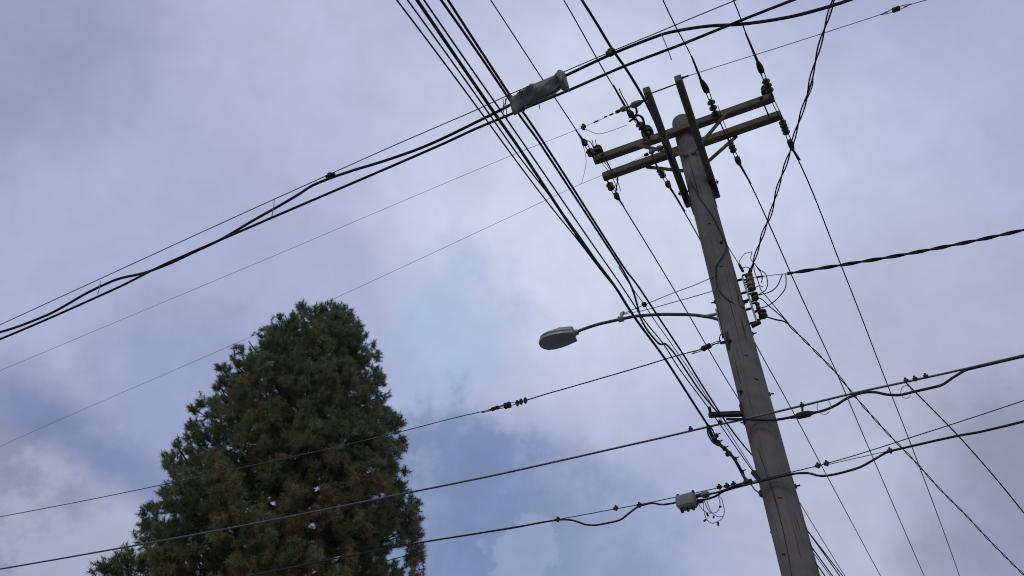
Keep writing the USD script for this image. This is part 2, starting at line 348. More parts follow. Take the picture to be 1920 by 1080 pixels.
pole.part('crossarm', timber(*A1, .095, .118, 1), W_ARM, label='upper near crossarm')
pole.part('crossarm', timber(*A2, .095, .118, 2), W_ARM, label='upper far crossarm')
pole.part('side_arm', timber(*B1, .085, .105, 3), W_ARM, label='left lower arm set across the main crossarms')
pole.part('side_arm', timber(*B2, .085, .105, 4), W_ARM, label='right lower arm set across the main crossarms')
for arm, sgn in ((A1, -1), (A2, 1)):
    c = (arm[0] + arm[1]) / 2; ax = axis_at(H - .52)
    face = ax + DN * sgn * (radius_at(H) + .012)
    for s in (-1, 1):
        p = c + DA * s * .62 + DN * sgn * .052 - np.array([0, 0, .045])
        pole.part('brace', bar(p, face - np.array([0, 0, 0]) + DA * s * .03, .045, .028, up=DN), W_ARM)
for s in (.06, .3, .7, .94):                                      # spacing bolts through the double arms
    p, q = A1[0] + (A1[1] - A1[0]) * s, A2[0] + (A2[1] - A2[0]) * s; d = unit(q - p)
    pole.part('bolt', join(rod(p - d * .075, q + d * .075, .009), lathe(p - d * .062, d, [(0, .026), (.01, .026)], 8), lathe(q + d * .052, d, [(0, .026), (.01, .026)], 8)), M_IRON)
for arm, zz in ((B1, ZB), (B2, ZB)):
    a = axis_at(zz); d = unit(arm[1] - arm[0]); m = arm[0] + d * ((a - arm[0]) @ d)
    w = unit(m - a)
    pole.part('bolt', join(rod(a, m + w * .075, .011), lathe(m + w * .05, w, [(0, .032), (.012, .032)], 8)), M_IRON)
    pole.part('arm_bracket', bar(arm[1] - d * .10 - [0, 0, .06], arm[1] - d * .34 - [0, 0, .06], .075, .014), M_IRON)
    pole.part('arm_bracket', bar(m - d * .02 - [0, 0, .05] - w * .03, a + w * radius_at(zz - .42) - [0, 0, .42], .05, .014, up=w), M_IRON)
# bolt heads and ground wire down the shaft
for x, y in ((1404, 566), (1338, 567), (1369, 640), (1414, 625), (1445, 739), (1390, 735), (1397, 792), (1491, 912), (1352, 455)):
    p = on_pole(x, y); a = axis_at(p[2]); w = unit((p - a) * [1, 1, 0])
    pole.part('bolt', join(rod(p - w * .03, p + w * .045, .008, 6), lathe(p, w, [(0, .022), (.012, .022)], 6)), M_IRON)
for x, y in ((1352, 500), (1418, 712), (1462, 934), (1330, 420), (1438, 1000), (1400, 668), (1470, 1040)):
    p = on_pole(x, y); a = axis_at(p[2]); w = unit((p - a) * [1, 1, 0]); t_ = np.cross(w, [0, 0, 1])
    pole.part('staple', join(bar(p - t_ * .02 + w * .004, p + t_ * .02 + w * .004 + [0, 0, .012], .006, .006, c=.001), rod(p - w * .01, p + w * .006, .004, 5)), M_IRON)
def skin_line(pts, r, lift=.006): return tube(curve([on_pole(x, y, lift + r) for x, y in pts], .05), r, 6)
pole.part('ground_wire', skin_line([(1420, 840), (1441, 900), (1462, 969), (1484, 1080)], .003), M_IRON)
pole.part('ground_wire', skin_line([(1293, 337), (1313, 372), (1337, 407), (1352, 437), (1364, 463)], .007), M_IRON)
pole.part('ground_wire', skin_line([(1364, 464), (1354, 482), (1342, 503), (1345, 537), (1365, 562), (1396, 578)], .007), M_IRON)
# steel standoff that carries the cables along the street
zt = pole_height(775); TIP = at_height(1329, 778, zt); a = axis_at(zt); w = unit((TIP - a) * [1, 1, 0])
pole.part('standoff', join(bar(a + w * radius_at(zt), TIP, .05, .045), bar(a + w * (radius_at(zt) + .004) + [0, 0, .12], a + w * (radius_at(zt) + .004) - [0, 0, .12], .06, .012, up=w), rod(TIP - w * .02 + [0, 0, -.03], TIP - w * .02 + [0, 0, .09], .016)), M_IRON)

# ------------------------------------------------------------------ insulators
def bells(o, d, n, r, pitch):
    out = []
    for k in range(n):
        b = np.asarray(o) + unit(d) * pitch * k
        out.append(lathe(b, d, [(0, r * .35), (pitch * .22, r * .45), (pitch * .36, r), (pitch * .5, r * .96), (pitch * .62, r * .5), (pitch * .98, r * .33)]))
    return out
def string(label, arm_px, clamp0, clamp1, tail, n, r, z=H, group=None, mat=M_PORC):
    """A dead-end string: eye at the arm, bells, two links, clamp, and the armour wrapped on the wire."""
    o, c0, c1, t = (at_height(*q, z) for q in (arm_px, clamp0, clamp1, tail))
    d = unit(c0 - o); L = np.linalg.norm(c0 - o); X, Y, Z = frame(d)
    T = Thing('insulator_string', label, 'insulator', o, group)
    T.part('eye_bolt', join(rod(o - d * .06, o + d * .05, .012), lathe(o + d * .035, d, [(0, .02), (.03, .02)], 8)), M_IRON)
    pitch = min(.13, (L - .1) * .8 / n)
    for b in bells(o + d * .05, d, n, r, pitch): T.part('bell', b, mat, smooth=40)
    e = o + d * (.05 + n * pitch)
    if np.linalg.norm(c0 - e) > .02:
        T.part('link', join(rod(e - Y * .018, c0 - Y * .022, .006), rod(e + Y * .018, c0 + Y * .022, .006)), M_IRON)
    dc = unit(c1 - c0); Xc, Yc, Zc = frame(dc); Lc = np.linalg.norm(c1 - c0)
    body = trimesh.convex.convex_hull(np.vstack([place(cbox(Lc, .05, .07, .012), (c0 + c1) / 2, Xc, Yc, Zc)[0], place(cbox(Lc * .4, .075, .085, .012), c0 + dc * Lc * .35, Xc, Yc, Zc)[0]]))
    T.part('clamp', body, M_IRON)
    T.part('wire_wrap', tube(curve([c1, (c1 + t) / 2, t], .05), np.linspace(.017, .011, 12) if len(curve([c1, (c1 + t) / 2, t], .05)) == 12 else .014, 8), M_IRON)
    return o, c1, t
string('dark insulator string at the right tip of the near crossarm', (1447, 178), (1429, 136), (1421, 117), (1398, 62), 3, .052)
string('dark insulator string on the near crossarm just right of the pole top', (1344, 222), (1327, 173), (1315, 152), (1297, 106), 3, .052)
string('dark insulator string on the near crossarm in the tangle of jumpers', (1218, 258), (1187, 219), (1177, 208), (1150, 160), 4, .05)
string('short dark insulator string at the left tip of the near crossarm', (1113, 296), (1099, 272), (1092, 262), (1080, 244), 2, .055)
string('dark insulator string hanging off the right tip of the far crossarm', (1464, 222), (1480, 263), (1486, 280), (1500, 300), 4, .05)
string('dark insulator string under the far crossarm just right of the pole', (1366, 262), (1381, 295), (1387, 308), (1408, 345), 3, .048)
string('dark insulator string under the far crossarm just left of the pole', (1233, 313), (1250, 341), (1256, 351), (1284, 396), 3, .048)
string('short dark insulator string hanging off the left tip of the far crossarm', (1139, 340), (1153, 363), (1160, 373), (1170, 388), 2, .055)
def pin(label, x, y, z0, hgt, r):
    p = at_height(x, y, z0 + hgt); p[2] = z0
    T = Thing('pin_insulator', label, 'insulator', p)
    T.part('pin', rod(p - [0, 0, .06], p + [0, 0, hgt * .5], .012), M_IRON)
    T.part('bell', lathe(p + [0, 0, hgt * .35], [0, 0, 1], [(0, r * .6), (.01, r), (.05, r * .98), (.07, r * .62), (.09, r * .6), (.1, r * .85), (.125, r * .75), (.14, r * .35)], 16), M_PORC, smooth=40)
    return p
pin('round pin insulator standing near the left end of the near crossarm', 1121, 281, H + .06, .12, .075)
pin('round pin insulator on the near crossarm below the tangle of jumpers', 1213, 245, H + .06, .12, .085)
pin('round pin insulator at the right tip of the near crossarm', 1436, 168, H + .06, .12, .07)
def strain(label, px, attach, az, z, wirepx, mat=M_TAN):
    """Two long grey porcelain strain insulators in line with a wire across the street."""
    P = at_height(*attach, z)
    pts = [in_plane(x, y, P, az) for x, y in px]
    T = Thing('strain_insulator', label, 'insulator', P)
    T.part('link', join(rod(P, pts[0], .012)), M_IRON)
    for a, b, r in ((pts[0], pts[1], .040), (pts[2], pts[3], .034)):
        L = np.linalg.norm(b - a)
        T.part('body', lathe(a, b - a, [(0, r * .3), (L * .12, r * .45), (L * .3, r * .8), (L * .55, r), (L * .8, r * .92), (L * .9, r * .55), (L, r * .35)]), mat, smooth=40)
    T.part('link', rod(pts[1], pts[2], .012), M_IRON)
    T.part('clamp', bar(pts[4], pts[5], .035, .035, c=.008), M_IRON)
    return pts[5]
Q1 = strain('pair of pale grey strain insulators left of the left side arm tip', [(1207, 189), (1181, 200), (1180, 200), (1162, 207), (1163, 207), (1154, 211)], (1214, 187), -64, ZB, None)
Q2 = strain('pale grey strain insulators tucked between the two crossarms left of the pole', [(1244, 275), (1230, 281), (1228, 282), (1217, 287), (1216, 288), (1208, 292)], (1252, 271), -60.5, ZB, None)

# ------------------------------------------------------------------ wires
NW = 'wires along the street on the crossarms'
def line(name, label, cat, pts, r, mat, start=0, end=0, sides=8, sag=0.0, group=None, step=.12):
    P = extend(curve(pts, step), start, end, sag=sag)
    return single(name, tube(P, r, sides), mat, label, cat, group)
def flat(px, z=H, s=0.02, p0=None):
    """Points of a nearly level wire whose height falls slowly away from its first point."""
    P = [at_height(*px[0], z)]
    for q in px[1:]:
        zz = z
        for _ in range(4): p = at_height(*q, zz); zz = z - s * np.linalg.norm((p - P[0])[:2])
        P.append(at_height(*q, zz))
    return np.array(P)
PW = 'power line'
line('power_line', 'power line from the left tip of the near crossarm, rising toward the top edge', PW, flat([(1092, 262), (1060, 213), (1018, 150), (960, 61), (920, 0)]), .0075, M_LINE, end=14)
line('power_line', 'power line meeting the jumper tangle left of the pole top, from the top edge', PW, flat([(1177, 208), (1166, 188), (1139, 144), (1060, 5), (1057, 0)]), .0075, M_LINE, end=14)
line('power_line', 'power line from the near crossarm just right of the pole top to the top edge', PW, flat([(1315, 152), (1297, 107), (1267, 50), (1243, 0)]), .0075, M_LINE, end=14)
line('power_line', 'power line from the right tip of the near crossarm to the top edge', PW, flat([(1421, 117), (1398, 62), (1390, 38), (1375, 0)]), .0075, M_LINE, end=14)
line('power_line', 'power line falling from the left tip of the far crossarm past the lamp arm', PW, flat([(1160, 373), (1262, 540), (1367, 720), (1386, 750), (1498, 940), (1584, 1080)]), .009, M_LINE, end=30)
line('power_line', 'power line from the far crossarm passing behind the pole just above the rack of spools', PW, flat([(1256, 351), (1317, 457), (1421, 653), (1481, 761), (1536, 865), (1651, 1080)]), .009, M_LINE, end=30)
line('power_line', 'second power line from the right, falling from the far crossarm beside the pole', PW, flat([(1387, 308), (1407, 345), (1441, 418), (1495, 540), (1570, 702), (1616, 810), (1733, 1080)]), .009, M_LINE, end=30)
line('power_line', 'rightmost power line, falling from the right tip of the far crossarm to the bottom edge', PW, flat([(1486, 280), (1500, 307), (1576, 495), (1594, 540), (1665, 724), (1699, 810), (1799, 1080)]), .009, M_LINE, end=30)
# jumpers between the arms
def jumper(label, pts, r=.006): line('jumper_wire', label, 'jumper wire', [at_height(x, y, z) for x, y, z in pts], r, M_RUB, step=.03, sides=6)
for nm, q in (('at the right tips of the crossarms', [(1447, 190), (1463, 224)]), ('between the crossarms right of the pole', [(1352, 232), (1363, 258)]), ('at the left tips of the crossarms', [(1122, 296), (1147, 330)])):
    (x0, y0), (x1, y1) = q
    for k, side in ((0, 'left'), (6, 'right')):
        jumper(f'{side} of the two thin jumper wires {nm}', [(x0 + k - 12, y0 - 34, H - .02), (x0 + k, y0, H - .12), ((x0 + x1) / 2 + k, (y0 + y1) / 2, H - .16), (x1 + k, y1, H - .12), (x1 + k + 10, y1 + 28, H - .02)], .005)
jumper('jumper wire looping from the left far insulator up to its crossarm', [(1157, 369, H), (1155, 355, H - .03), (1158, 338, H - .08), (1158, 330, H - .07)], .009)
jumper('thick looped jumper from the cut conductor to the pin insulator', [(1188, 196, H), (1194, 212, H - .03), (1186, 224, H - .06), (1196, 216, H), (1204, 220, H), (1208, 232, H + .02), (1211, 246, H + .1)], .015)
jumper('second looped jumper beside the left near insulator string', [(1180, 228, H - .05), (1189, 223, H), (1198, 232, H), (1205, 243, H), (1206, 226, H - .02), (1201, 218, H)], .013)
jumper('thin tap wire rising from the jumper tangle beside its conductor', [(1161, 166, H), (1167, 180, H), (1177, 197, H), (1184, 212, H)], .007)
jumper('thin jumper arching over the left near insulator', [(1094, 264, H), (1102, 264, H), (1115, 280, H + .1), (1122, 284, H + .14)], .006)
jumper('thin jumper hooking to the pin insulator at the right tip', [(1421, 118, H), (1428, 140, H + .06), (1436, 163, H + .16)], .006)
# the heavy cable that comes down to the left side arm
p = [at_height(x, y, z) for x, y, z in ((1091, 0, 9.7), (1120, 46, 9.68), (1149, 94, 9.65), (1171, 125, 9.62), (1204, 179, 9.58), (1220, 210, 9.55), (1237, 248, 9.5), (1256, 296, 9.46), (1275, 340, 9.40))]
line('heavy_cable', 'heavy black cable coming down from the top edge onto the left side arm', 'cable', p, .015, M_RUB, start=12)

# wires across the street on the side arms
q = [in_plane(x, y, at_height(1200, 195, ZB), -64) for x, y in ((1155, 211), (1094, 238), (960, 291), (862, 332), (720, 392), (480, 494), (370, 540), (0, 695))]
line('cross_street_wire', 'upper of the two faint thin wires running left from the pole top', PW, q, .0027, M_THIN, end=25, sides=6)
for k, (a, b) in enumerate((((1150, 213), (1143, 216)), ((1138, 218), (1133, 220)), ((1122, 226), (1113, 230)))):
    pa, pb = (in_plane(*z, at_height(1200, 195, ZB), -64) for z in (a, b))
    single('wire_sleeve', rod(pa, pb, .010), M_IRON, f'{("first", "second", "third")[k]} dark sleeve out from the pale strain insulators on the upper faint wire', 'wire sleeve')
pa = in_plane(1094, 238, at_height(1200, 195, ZB), -64)
single('wire_clamp', join(bar(pa + [0, 0, .05], pa - [0, 0, .05], .03, .03, up=(1, 0, 0)), bar(pa - hd(-64) * .03, pa + hd(-64) * .03, .035, .035)), M_IRON, 'small dark clamp on the upper faint wire where the drooping tap begins', 'wire clamp', smooth=30)
q = [in_plane(x, y, at_height(1200, 195, ZB), -64) for x, y in ((1096, 241), (1106, 246), (1125, 251), (1150, 244), (1176, 234))]
line('tap_wire', 'very thin drooping tap wire under the pale strain insulators', 'tap wire', q, .0035, M_THIN, step=.04, sides=6)
ancQ2 = at_height(1227, 283, ZB)
q = [in_plane(x, y, ancQ2, -60.5) for x, y in ((1208, 292), (1130, 328), (1080, 349), (960, 405), (672, 539), (480, 627), (60, 810), (0, 837))]
line('cross_street_wire', 'lower of the two faint thin wires running left, crossing the tip of the tree', PW, q, .0027, M_THIN, end=25, sides=6)
q = [at_height(x, y, z) for x, y, z in ((1092, 270, 9.95), (1099, 302, 9.75), (1096, 322, 9.62), (1090, 345, 9.45))]
line('tap_wire', 'very thin tap wire hanging from the left crossarm insulator to the lower faint wire', 'tap wire', q, .003, M_THIN, step=.04, sides=6)
anc = at_height(1277, 146, ZB)
q = [in_plane(x, y, anc, -70) for x, y in ((1291, 142), (1370, 117), (1460, 89), (1560, 57), (1667, 22))]
line('cross_street_wire', 'thin wire running right from the right side arm to a black insulator', PW, q, .0045, M_THIN, sides=6)
q = [in_plane(x, y, anc, -70) for x, y in ((1694, 13), (1706, 9), (1737, 0))]
line('cross_street_wire', 'short end of thin wire beyond the black insulator at the top right', PW, q, .0045, M_THIN, end=20, sides=6)
q = [in_plane(x, y, anc, -70) for x, y in ((1277, 147), (1282, 145), (1291, 142))]
T = Thing('wire_grip', 'small dark grip and eye joining the right side arm to its thin wire', 'wire grip', q[0])
T.part('eye', rod(q[0], q[1], .014), M_IRON); T.part('grip', rod(q[1], q[2], .010), M_IRON)
line('tie_rod', 'thin rod tying the tips of the two side arms together', 'tie rod', [B1[0] + unit(B1[1] - B1[0]) * .07, B2[0] + unit(B2[1] - B2[0]) * .07], .008, M_IRON)
def block(label, a, b, r, n=4, mat=M_RUB, name='guy_insulator'):
    T = Thing(name, label, 'insulator', (a + b) / 2); L = np.linalg.norm(b - a); d = unit(b - a)
    T.part('body', lathe(a, d, [(0, r * .7), (L * .08, r), (L * .35, r), (L * .5, r * .86), (L * .65, r), (L * .92, r), (L, r * .7)], 12), mat, smooth=40)
    X, Y, Z = frame(d)
    for s, e0 in ((-1, a), (1, b)):
        T.part('wire_loop', tube(curve([e0 + d * s * -.02 + Y * r * .6, e0 + d * s * .05 + Y * r * .5, e0 + d * s * .12, e0 + d * s * .05 - Y * r * .5, e0 - d * s * .02 - Y * r * .6], .02), .004, 6), M_THIN)
block('black block insulator on the thin wire at the top right', in_plane(1673, 20, anc, -70), in_plane(1687, 15, anc, -70), .028)
# span guy from the pole below the lamp
zg = pole_height(640); ag = axis_at(zg); SG = -72
gp = lambda x, y: in_plane(x, y, ag, SG)
T = Thing('guy_hook', 'dark eye bolt and hook under the lamp arm on the left of the pole', 'hook', gp(1355, 641))
T.part('eye_bolt', rod(on_pole(1366, 640), gp(1352, 643), .018), M_IRON); T.part('loop', tube(curve([gp(1352, 645), gp(1349, 636), gp(1353, 625), gp(1359, 619)], .02), .006, 6), M_IRON)
T.part('plate', bar(on_pole(1364, 622) , on_pole(1369, 655), .06, .012, up=unit((EYE - ag) * [1, 1, 0])), M_IRON)
line('guy_wire', 'short stretch of guy wire between the pole hook and a black insulator', 'guy wire', [gp(1352, 643), gp(1344, 644), gp(1334, 647)], .006, M_GUY, step=.03)
block('black guy insulator close to the pole under the lamp arm', gp(1333, 647), gp(1316, 655), .03)
line('guy_wire', 'guy wire between the black insulator by the pole and the ringed fittings', 'guy wire', [gp(1316, 655), gp(1280, 664), gp(1200, 688), gp(1090, 720), gp(1017, 741), gp(985, 751)], .0065, M_GUY)
for k, (x, y) in enumerate(((985, 751), (977, 753), (970, 756))):
    c = gp(x, y); single('wire_clip', join(bar(c - [0, 0, .035], c + [0, 0, .035], .03, .025, up=hd(SG)), rod(c - hd(SG) * .02, c + hd(SG) * .02, .018)), M_IRON, f'{("first", "second", "third")[k]} small wire clip from the right beside the guy insulators', 'wire clip', smooth=30)
block('fat black guy insulator left of the small wire clips', gp(958, 758), gp(945, 762), .036)
block('slim black guy insulator, last before the wire runs on to the tree', gp(936, 763), gp(921, 768), .022)
line('guy_wire', 'guy wire running left past the tree from the slim insulator', 'guy wire', [gp(921, 768), gp(880, 777), gp(745, 811), gp(600, 845), gp(275, 915), gp(0, 969)], .0052, M_STR, end=20)

# overhead cables across the street, nearest the camera
E0 = at_height(1000, 180, 6.1); CA = -65
cp = lambda x, y: in_plane(x, y, E0, CA)
OC = 'cable'
line('support_strand', 'thin steel strand above the two thick overhead cables', 'strand', [cp(*q) for q in ((0, 609), (150, 540), (480, 389), (622, 325), (745, 270), (900, 203), (962, 174), (1047, 139), (1143, 98), (1240, 58), (1290, 37), (1380, 0))], .0035, M_THIN, start=20, end=14)
line('overhead_cable', 'thick black cable weaving along the strand and in and out of the wrapped bundle', OC, [cp(*q) + hd(CA + 90) * .02 for q in ((0, 619), (82, 589), (172, 540), (207, 524), (275, 506), (312, 492), (357, 471), (400, 451), (480, 405), (507, 390), (555, 362), (587, 342), (620, 329), (655, 317), (720, 297), (795, 270), (900, 220), (955, 192), (1010, 160), (1061, 136), (1149, 95), (1238, 60), (1267, 53), (1325, 44), (1390, 40), (1460, 30), (1490, 24), (1535, 12), (1575, 0))], .0098, M_RUB, start=20, end=14, step=.05)
line('overhead_cable', 'thick straight black cable just below the weaving one', OC, [cp(*q) for q in ((0, 636), (217, 541), (310, 495), (480, 421), (830, 270), (900, 238), (982, 204), (1060, 172), (1166, 126), (1281, 82), (1395, 36), (1487, 0))], .0088, M_RUB, start=20, end=14, step=.05)
for lab, a, b in (('thin wire tail hanging from the strand left of the pole top', (1239, 62), (1259, 112)), ('thin hanger between the strand and cables above the open sky at left', (514, 375), (509, 408)), ('thin hanger between strand and cables at far left', (188, 527), (183, 552)), ('thin tail below the right part of the wrapped bundle', (1008, 190), (1012, 204))):
    line('wire_tail', lab, 'wire', [cp(*a), cp((a[0] + b[0]) / 2 + 1, (a[1] + b[1]) / 2), cp(*b)], .003, M_THIN, step=.03, sides=6)
c = cp(1145, 98)
single('cable_clamp', join(bar(c - [0, 0, .03], c + [0, 0, .03], .03, .03, up=hd(CA)), rod(c - hd(CA) * .03, c + hd(CA) * .03, .017)), M_IRON, 'small black clamp on the weaving cable where the heavy cable crosses', 'clamp', smooth=30)
c = cp(618, 329)
single('cable_clamp', join(bar(c - [0, 0, .012], c + [0, 0, .02], .03, .03, up=hd(CA)), rod(c - hd(CA) * .04, c + hd(CA) * .03, .013)), M_IRON, 'small black clamp where the weaving cable meets the strand, above the tree', 'clamp', smooth=30)
# sheeting wrapped round the splice
T = Thing('wrapped_bundle', 'grey sheeting wrapped round a cable splice, hanging where overhead cables cross', 'wrapped bundle', E0)
top = [(959, 180), (966, 181.5), (985, 172), (1018, 151), (1036, 145), (1045, 141), (1047, 131), (1054, 132), (1060, 137)]
bot = [(961, 211), (963, 216), (979, 206), (1002, 191), (1022, 181), (1038, 173), (1052, 164), (1056, 170), (1061, 163)]
def res(pts, n):
    p = np.array(pts, float); d = np.r_[0, np.cumsum(np.linalg.norm(np.diff(p, axis=0), axis=1))]; s = np.linspace(0, d[-1], n); return np.stack([np.interp(s, d, p[:, k]) for k in range(2)], 1)
tp, bt = res(top, 40), res(bot, 40); V = []
nh = hd(CA + 90)
for k in range(40):
    a, b = cp(*tp[k]), cp(*bt[k]); c = (a + b) / 2; u = (a - b) / 2; L = np.linalg.norm(u)
    dep = .052 * (.75 + .5 * meshkit.noise(np.array([k * .25, 3.3, 1.0]), 2)); mid = .25 - .7 * k / 39      # the crease runs slantwise
    for j in range(28):
        t = 2 * math.pi * j / 28; ct, st = math.cos(t), math.sin(t)
        h = ct; d = (1 - (h - mid) / (1 - mid)) if h > mid else (1 - (mid - h) / (1 + mid))                    # two flat panels either side of the crease
        w = meshkit.fbm(np.array([k * .22, ct * 2.2 + k * .07, st * 1.6]), 4, 5) - .5
        V.append(c + u * h * (1 + .05 * w) + nh * math.copysign(1, st) * (dep * max(d, .0) ** .8 * (1 + 2.2 * w) + .004))
V = np.array(V); i = np.arange(39)[:, None] * 28; j = np.arange(28)[None]; k = (j + 1) % 28
F = np.concatenate([np.stack([i + j, i + k, i + 28 + k], -1).reshape(-1, 3), np.stack([i + j, i + 28 + k, i + 28 + j], -1).reshape(-1, 3)])
V = np.vstack([V, V[:28].mean(0), V[-28:].mean(0)]); j = np.arange(28); k = (j + 1) % 28
F = np.vstack([F, np.stack([np.full(28, len(V) - 2), k, j], 1), np.stack([np.full(28, len(V) - 1), 39 * 28 + j, 39 * 28 + k], 1)])
T.part('sheet', (V, F), M_TARP, smooth=40)
T.part('flap', join(bar(cp(1053, 150), cp(1060, 166), .05, .012, up=nh, c=.004)), M_TARP)
for a in ((942, 184, 944, 210), (946, 182, 951, 222), (949, 181, 941, 206)):
    T.part('tie', tube(curve([cp(a[0], a[1]) + nh * .01, cp((a[0] + a[2]) / 2 - 1, (a[1] + a[3]) / 2) + nh * .015, cp(a[2], a[3])], .02), .003, 6), M_IRON)

# cables along the street, lower on the pole
WA = 27.7
def wp(off=0.0): return lambda x, y: in_plane(x, y, TIP + hd(WA - 90) * off, WA)
f = wp(.05)
line('street_wire', 'leftmost thin wire of the street bundle, meeting the thick cable halfway', 'wire', [f(*q) for q in ((744, 0), (896, 203), (960, 291), (1024, 376), (1092, 461), (1120, 498), (1155, 541))], .0055, M_LINE, start=14)
f = wp(.03)
line('street_wire', 'second thin wire from the left in the street bundle', 'wire', [f(*q) for q in ((764, 0), (902, 192), (960, 275), (1045, 386), (1095, 455), (1122, 494), (1156, 540))], .0055, M_LINE, start=14)
f = wp(.0)
line('street_cable', 'thick lashed black cable of the street bundle, ending on the lower cross cable', OC, [f(*q) for q in ((782, 0), (922, 205), (968, 270), (1082, 442), (1120, 493), (1155, 540), (1185, 588), (1247, 673), (1305, 763), (1327, 797))], .011, M_RUB, start=14)
line('street_cable', 'knobbly black cable end with lashings left of the pole between the two cross cables', OC, [f(*q) for q in ((1327, 797), (1334, 815), (1342, 830), (1351, 835), (1377, 861), (1399, 902))], .017, M_RUB, step=.04)
line('cable_loop', 'small slack black loop beside the lashed cable end', 'cable loop', [f(*q) for q in ((1328, 800), (1327, 812), (1334, 826), (1345, 834), (1351, 836))], .008, M_RUB, step=.03)
line('cable_loop', 'second slack loop hugging the lashed cable end', 'cable loop', [f(*q) for q in ((1330, 798), (1336, 806), (1341, 818), (1348, 832))], .008, M_RUB, step=.03)
for k, (x, y) in enumerate(((1343, 816), (1358, 840), (1364, 851), (1378, 860), (1391, 884), (1347, 829))):
    c = f(x, y); single('lashing_clip', join(lathe(c - hd(WA) * .015, hd(WA) + np.array([0, 0, -.4]), [(0, .022), (.03, .022)], 8), rod(c, c + hd(WA + 90) * .045 + [0, 0, .01], .006, 6)), M_IRON, None or f'{("topmost", "third", "fourth", "fifth", "lowest", "second")[k]} small clip down the lashed cable end left of the pole', 'clip', smooth=30)
line('guy_wire', 'short strand from the lower cross cable to the pole eye at bottom', 'guy wire', [f(1399, 902), in_plane(1414, 917, axis_at(5.4), -66), on_pole(1426, 928)], .006, M_GUY, step=.04)
T = Thing('guy_hook', 'lower dark eye and thimble on the left edge of the pole', 'hook', on_pole(1428, 930))
T.part('thimble', lathe(on_pole(1421, 922), on_pole(1432, 934) - on_pole(1421, 922), [(0, .014), (.02, .03), (.06, .03), (.08, .018)], 10), M_IRON); T.part('eye_bolt', rod(on_pole(1424, 926), axis_at(on_pole(1432, 932)[2]), .016), M_IRON)
f = wp(-.02)
line('street_wire', 'thin wire between the thick cables of the street bundle, reaching the pole', 'wire', [f(*q) for q in ((795, 0), (900, 152), (933, 199), (982, 270), (1100, 442), (1168, 540), (1205, 596), (1249, 652), (1266, 680), (1329, 766), (1414, 887), (1424, 900))], .006, M_LINE, start=14, end=30)
f = wp(-.06)
line('street_cable', 'left cable of the thick double pair, dipping in a kink beside the lamp arm', OC, [f(*q) for q in ((827, 0), (952, 182), (971, 211), (1014, 271), (1165, 502), (1185, 540), (1197, 580), (1201, 596), (1211, 615), (1234, 643), (1251, 647), (1272, 673), (1303, 720), (1329, 754), (1351, 779))], .0085, M_RUB, start=14, step=.06)
f = wp(-.1)
line('street_cable', 'right cable of the thick double pair, running straight on behind the pole', OC, [f(*q) for q in ((840, 0), (957, 180), (980, 209), (1021, 270), (1170, 502), (1199, 540), (1233, 592), (1280, 663), (1315, 720), (1351, 776), (1418, 861))], .0085, M_RUB, start=14, end=32)
f = wp(-.08)
line('street_wire', 'faint thin wire inside the thick double pair near the lamp arm', 'wire', [f(*q) for q in ((1160, 500), (1188, 544), (1208, 571), (1223, 594), (1257, 642), (1300, 705), (1351, 785), (1414, 884))], .004, M_LINE, end=28)
c = f(1208, 571)
single('cable_clamp', lathe(c - hd(WA) * .02, hd(WA), [(0, .01), (.01, .022), (.03, .022), (.04, .01)], 10), M_IRON, 'small dark knob on the faint wire just above the lamp arm', 'clamp', smooth=30)
T = Thing('guy_hook', 'dark clamp where the street wires reach the left edge of the pole', 'hook', on_pole(1424, 895))
T.part('clamp', bar(in_plane(1412, 885, axis_at(5.5), -66), on_pole(1426, 901), .05, .05, c=.012), M_IRON)
for k, (x0, y0, x1, y1, sp) in enumerate(((1511, 991, 1580, 1080, 'second from top'), (1520, 1023, 1561, 1080, 'third from top'), (1530, 1056, 1547, 1080, 'lowest'))):
    P0 = in_plane(x0 - 1, y0 - 1, TIP + hd(WA + 90) * (.62 + .02 * k), WA); P1 = in_plane(x1, y1, TIP + hd(WA + 90) * (.62 + .02 * k), WA)
    line('street_wire', f'thin wire fanning out at the bottom right edge of the pole, {sp}', 'wire', [P0, P1], .0055, M_LINE, end=25)

# messenger cables across the street on the pole
def front(y, off=.19):
    z = pole_height(y); a = axis_at(z); v = (EYE - a) * [1, 1, 0]; return a + unit(v) * off
F1 = front(780); MA = -68
mp = lambda x, y, o=0: in_plane(x, y, F1 + hd(MA - 90) * o, MA)
line('messenger_cable', 'upper cross cable running the whole width below the lamp, across tree and pole', OC, [mp(*q) for q in ((0, 1067), (257, 1022), (480, 981), (750, 927), (960, 884), (1200, 830), (1240, 821), (1329, 800), (1392, 787), (1465, 770), (1602, 737), (1699, 716), (1817, 690), (1920, 666))], .0105, M_MESS, start=22, end=18)
line('drop_cable', 'black cable sagging in waves below the upper cross cable right of the pole', OC, [mp(*q, .02) for q in ((1362, 786), (1388, 786), (1425, 787), (1457, 787), (1515, 776), (1540, 771), (1565, 761), (1590, 746), (1615, 737), (1635, 735), (1665, 740), (1692, 740), (1712, 735), (1760, 724), (1790, 706), (1817, 692), (1920, 668))], .0125, M_RUB, end=18, step=.04)
T = Thing('cable_splice', 'black splice sleeve on the sagging cable just right of the pole', 'cable splice', mp(1504, 779))
T.part('sleeve', lathe(mp(1482, 783, .02), mp(1520, 775, .02) - mp(1482, 783, .02), [(0, .014), (.05, .02), (.07, .032), (.17, .032), (.19, .02), (.22, .013)], 10), M_RUB); T.part('hanger', bar(mp(1504, 760), mp(1505, 776), .02, .02, up=hd(MA)), M_IRON)
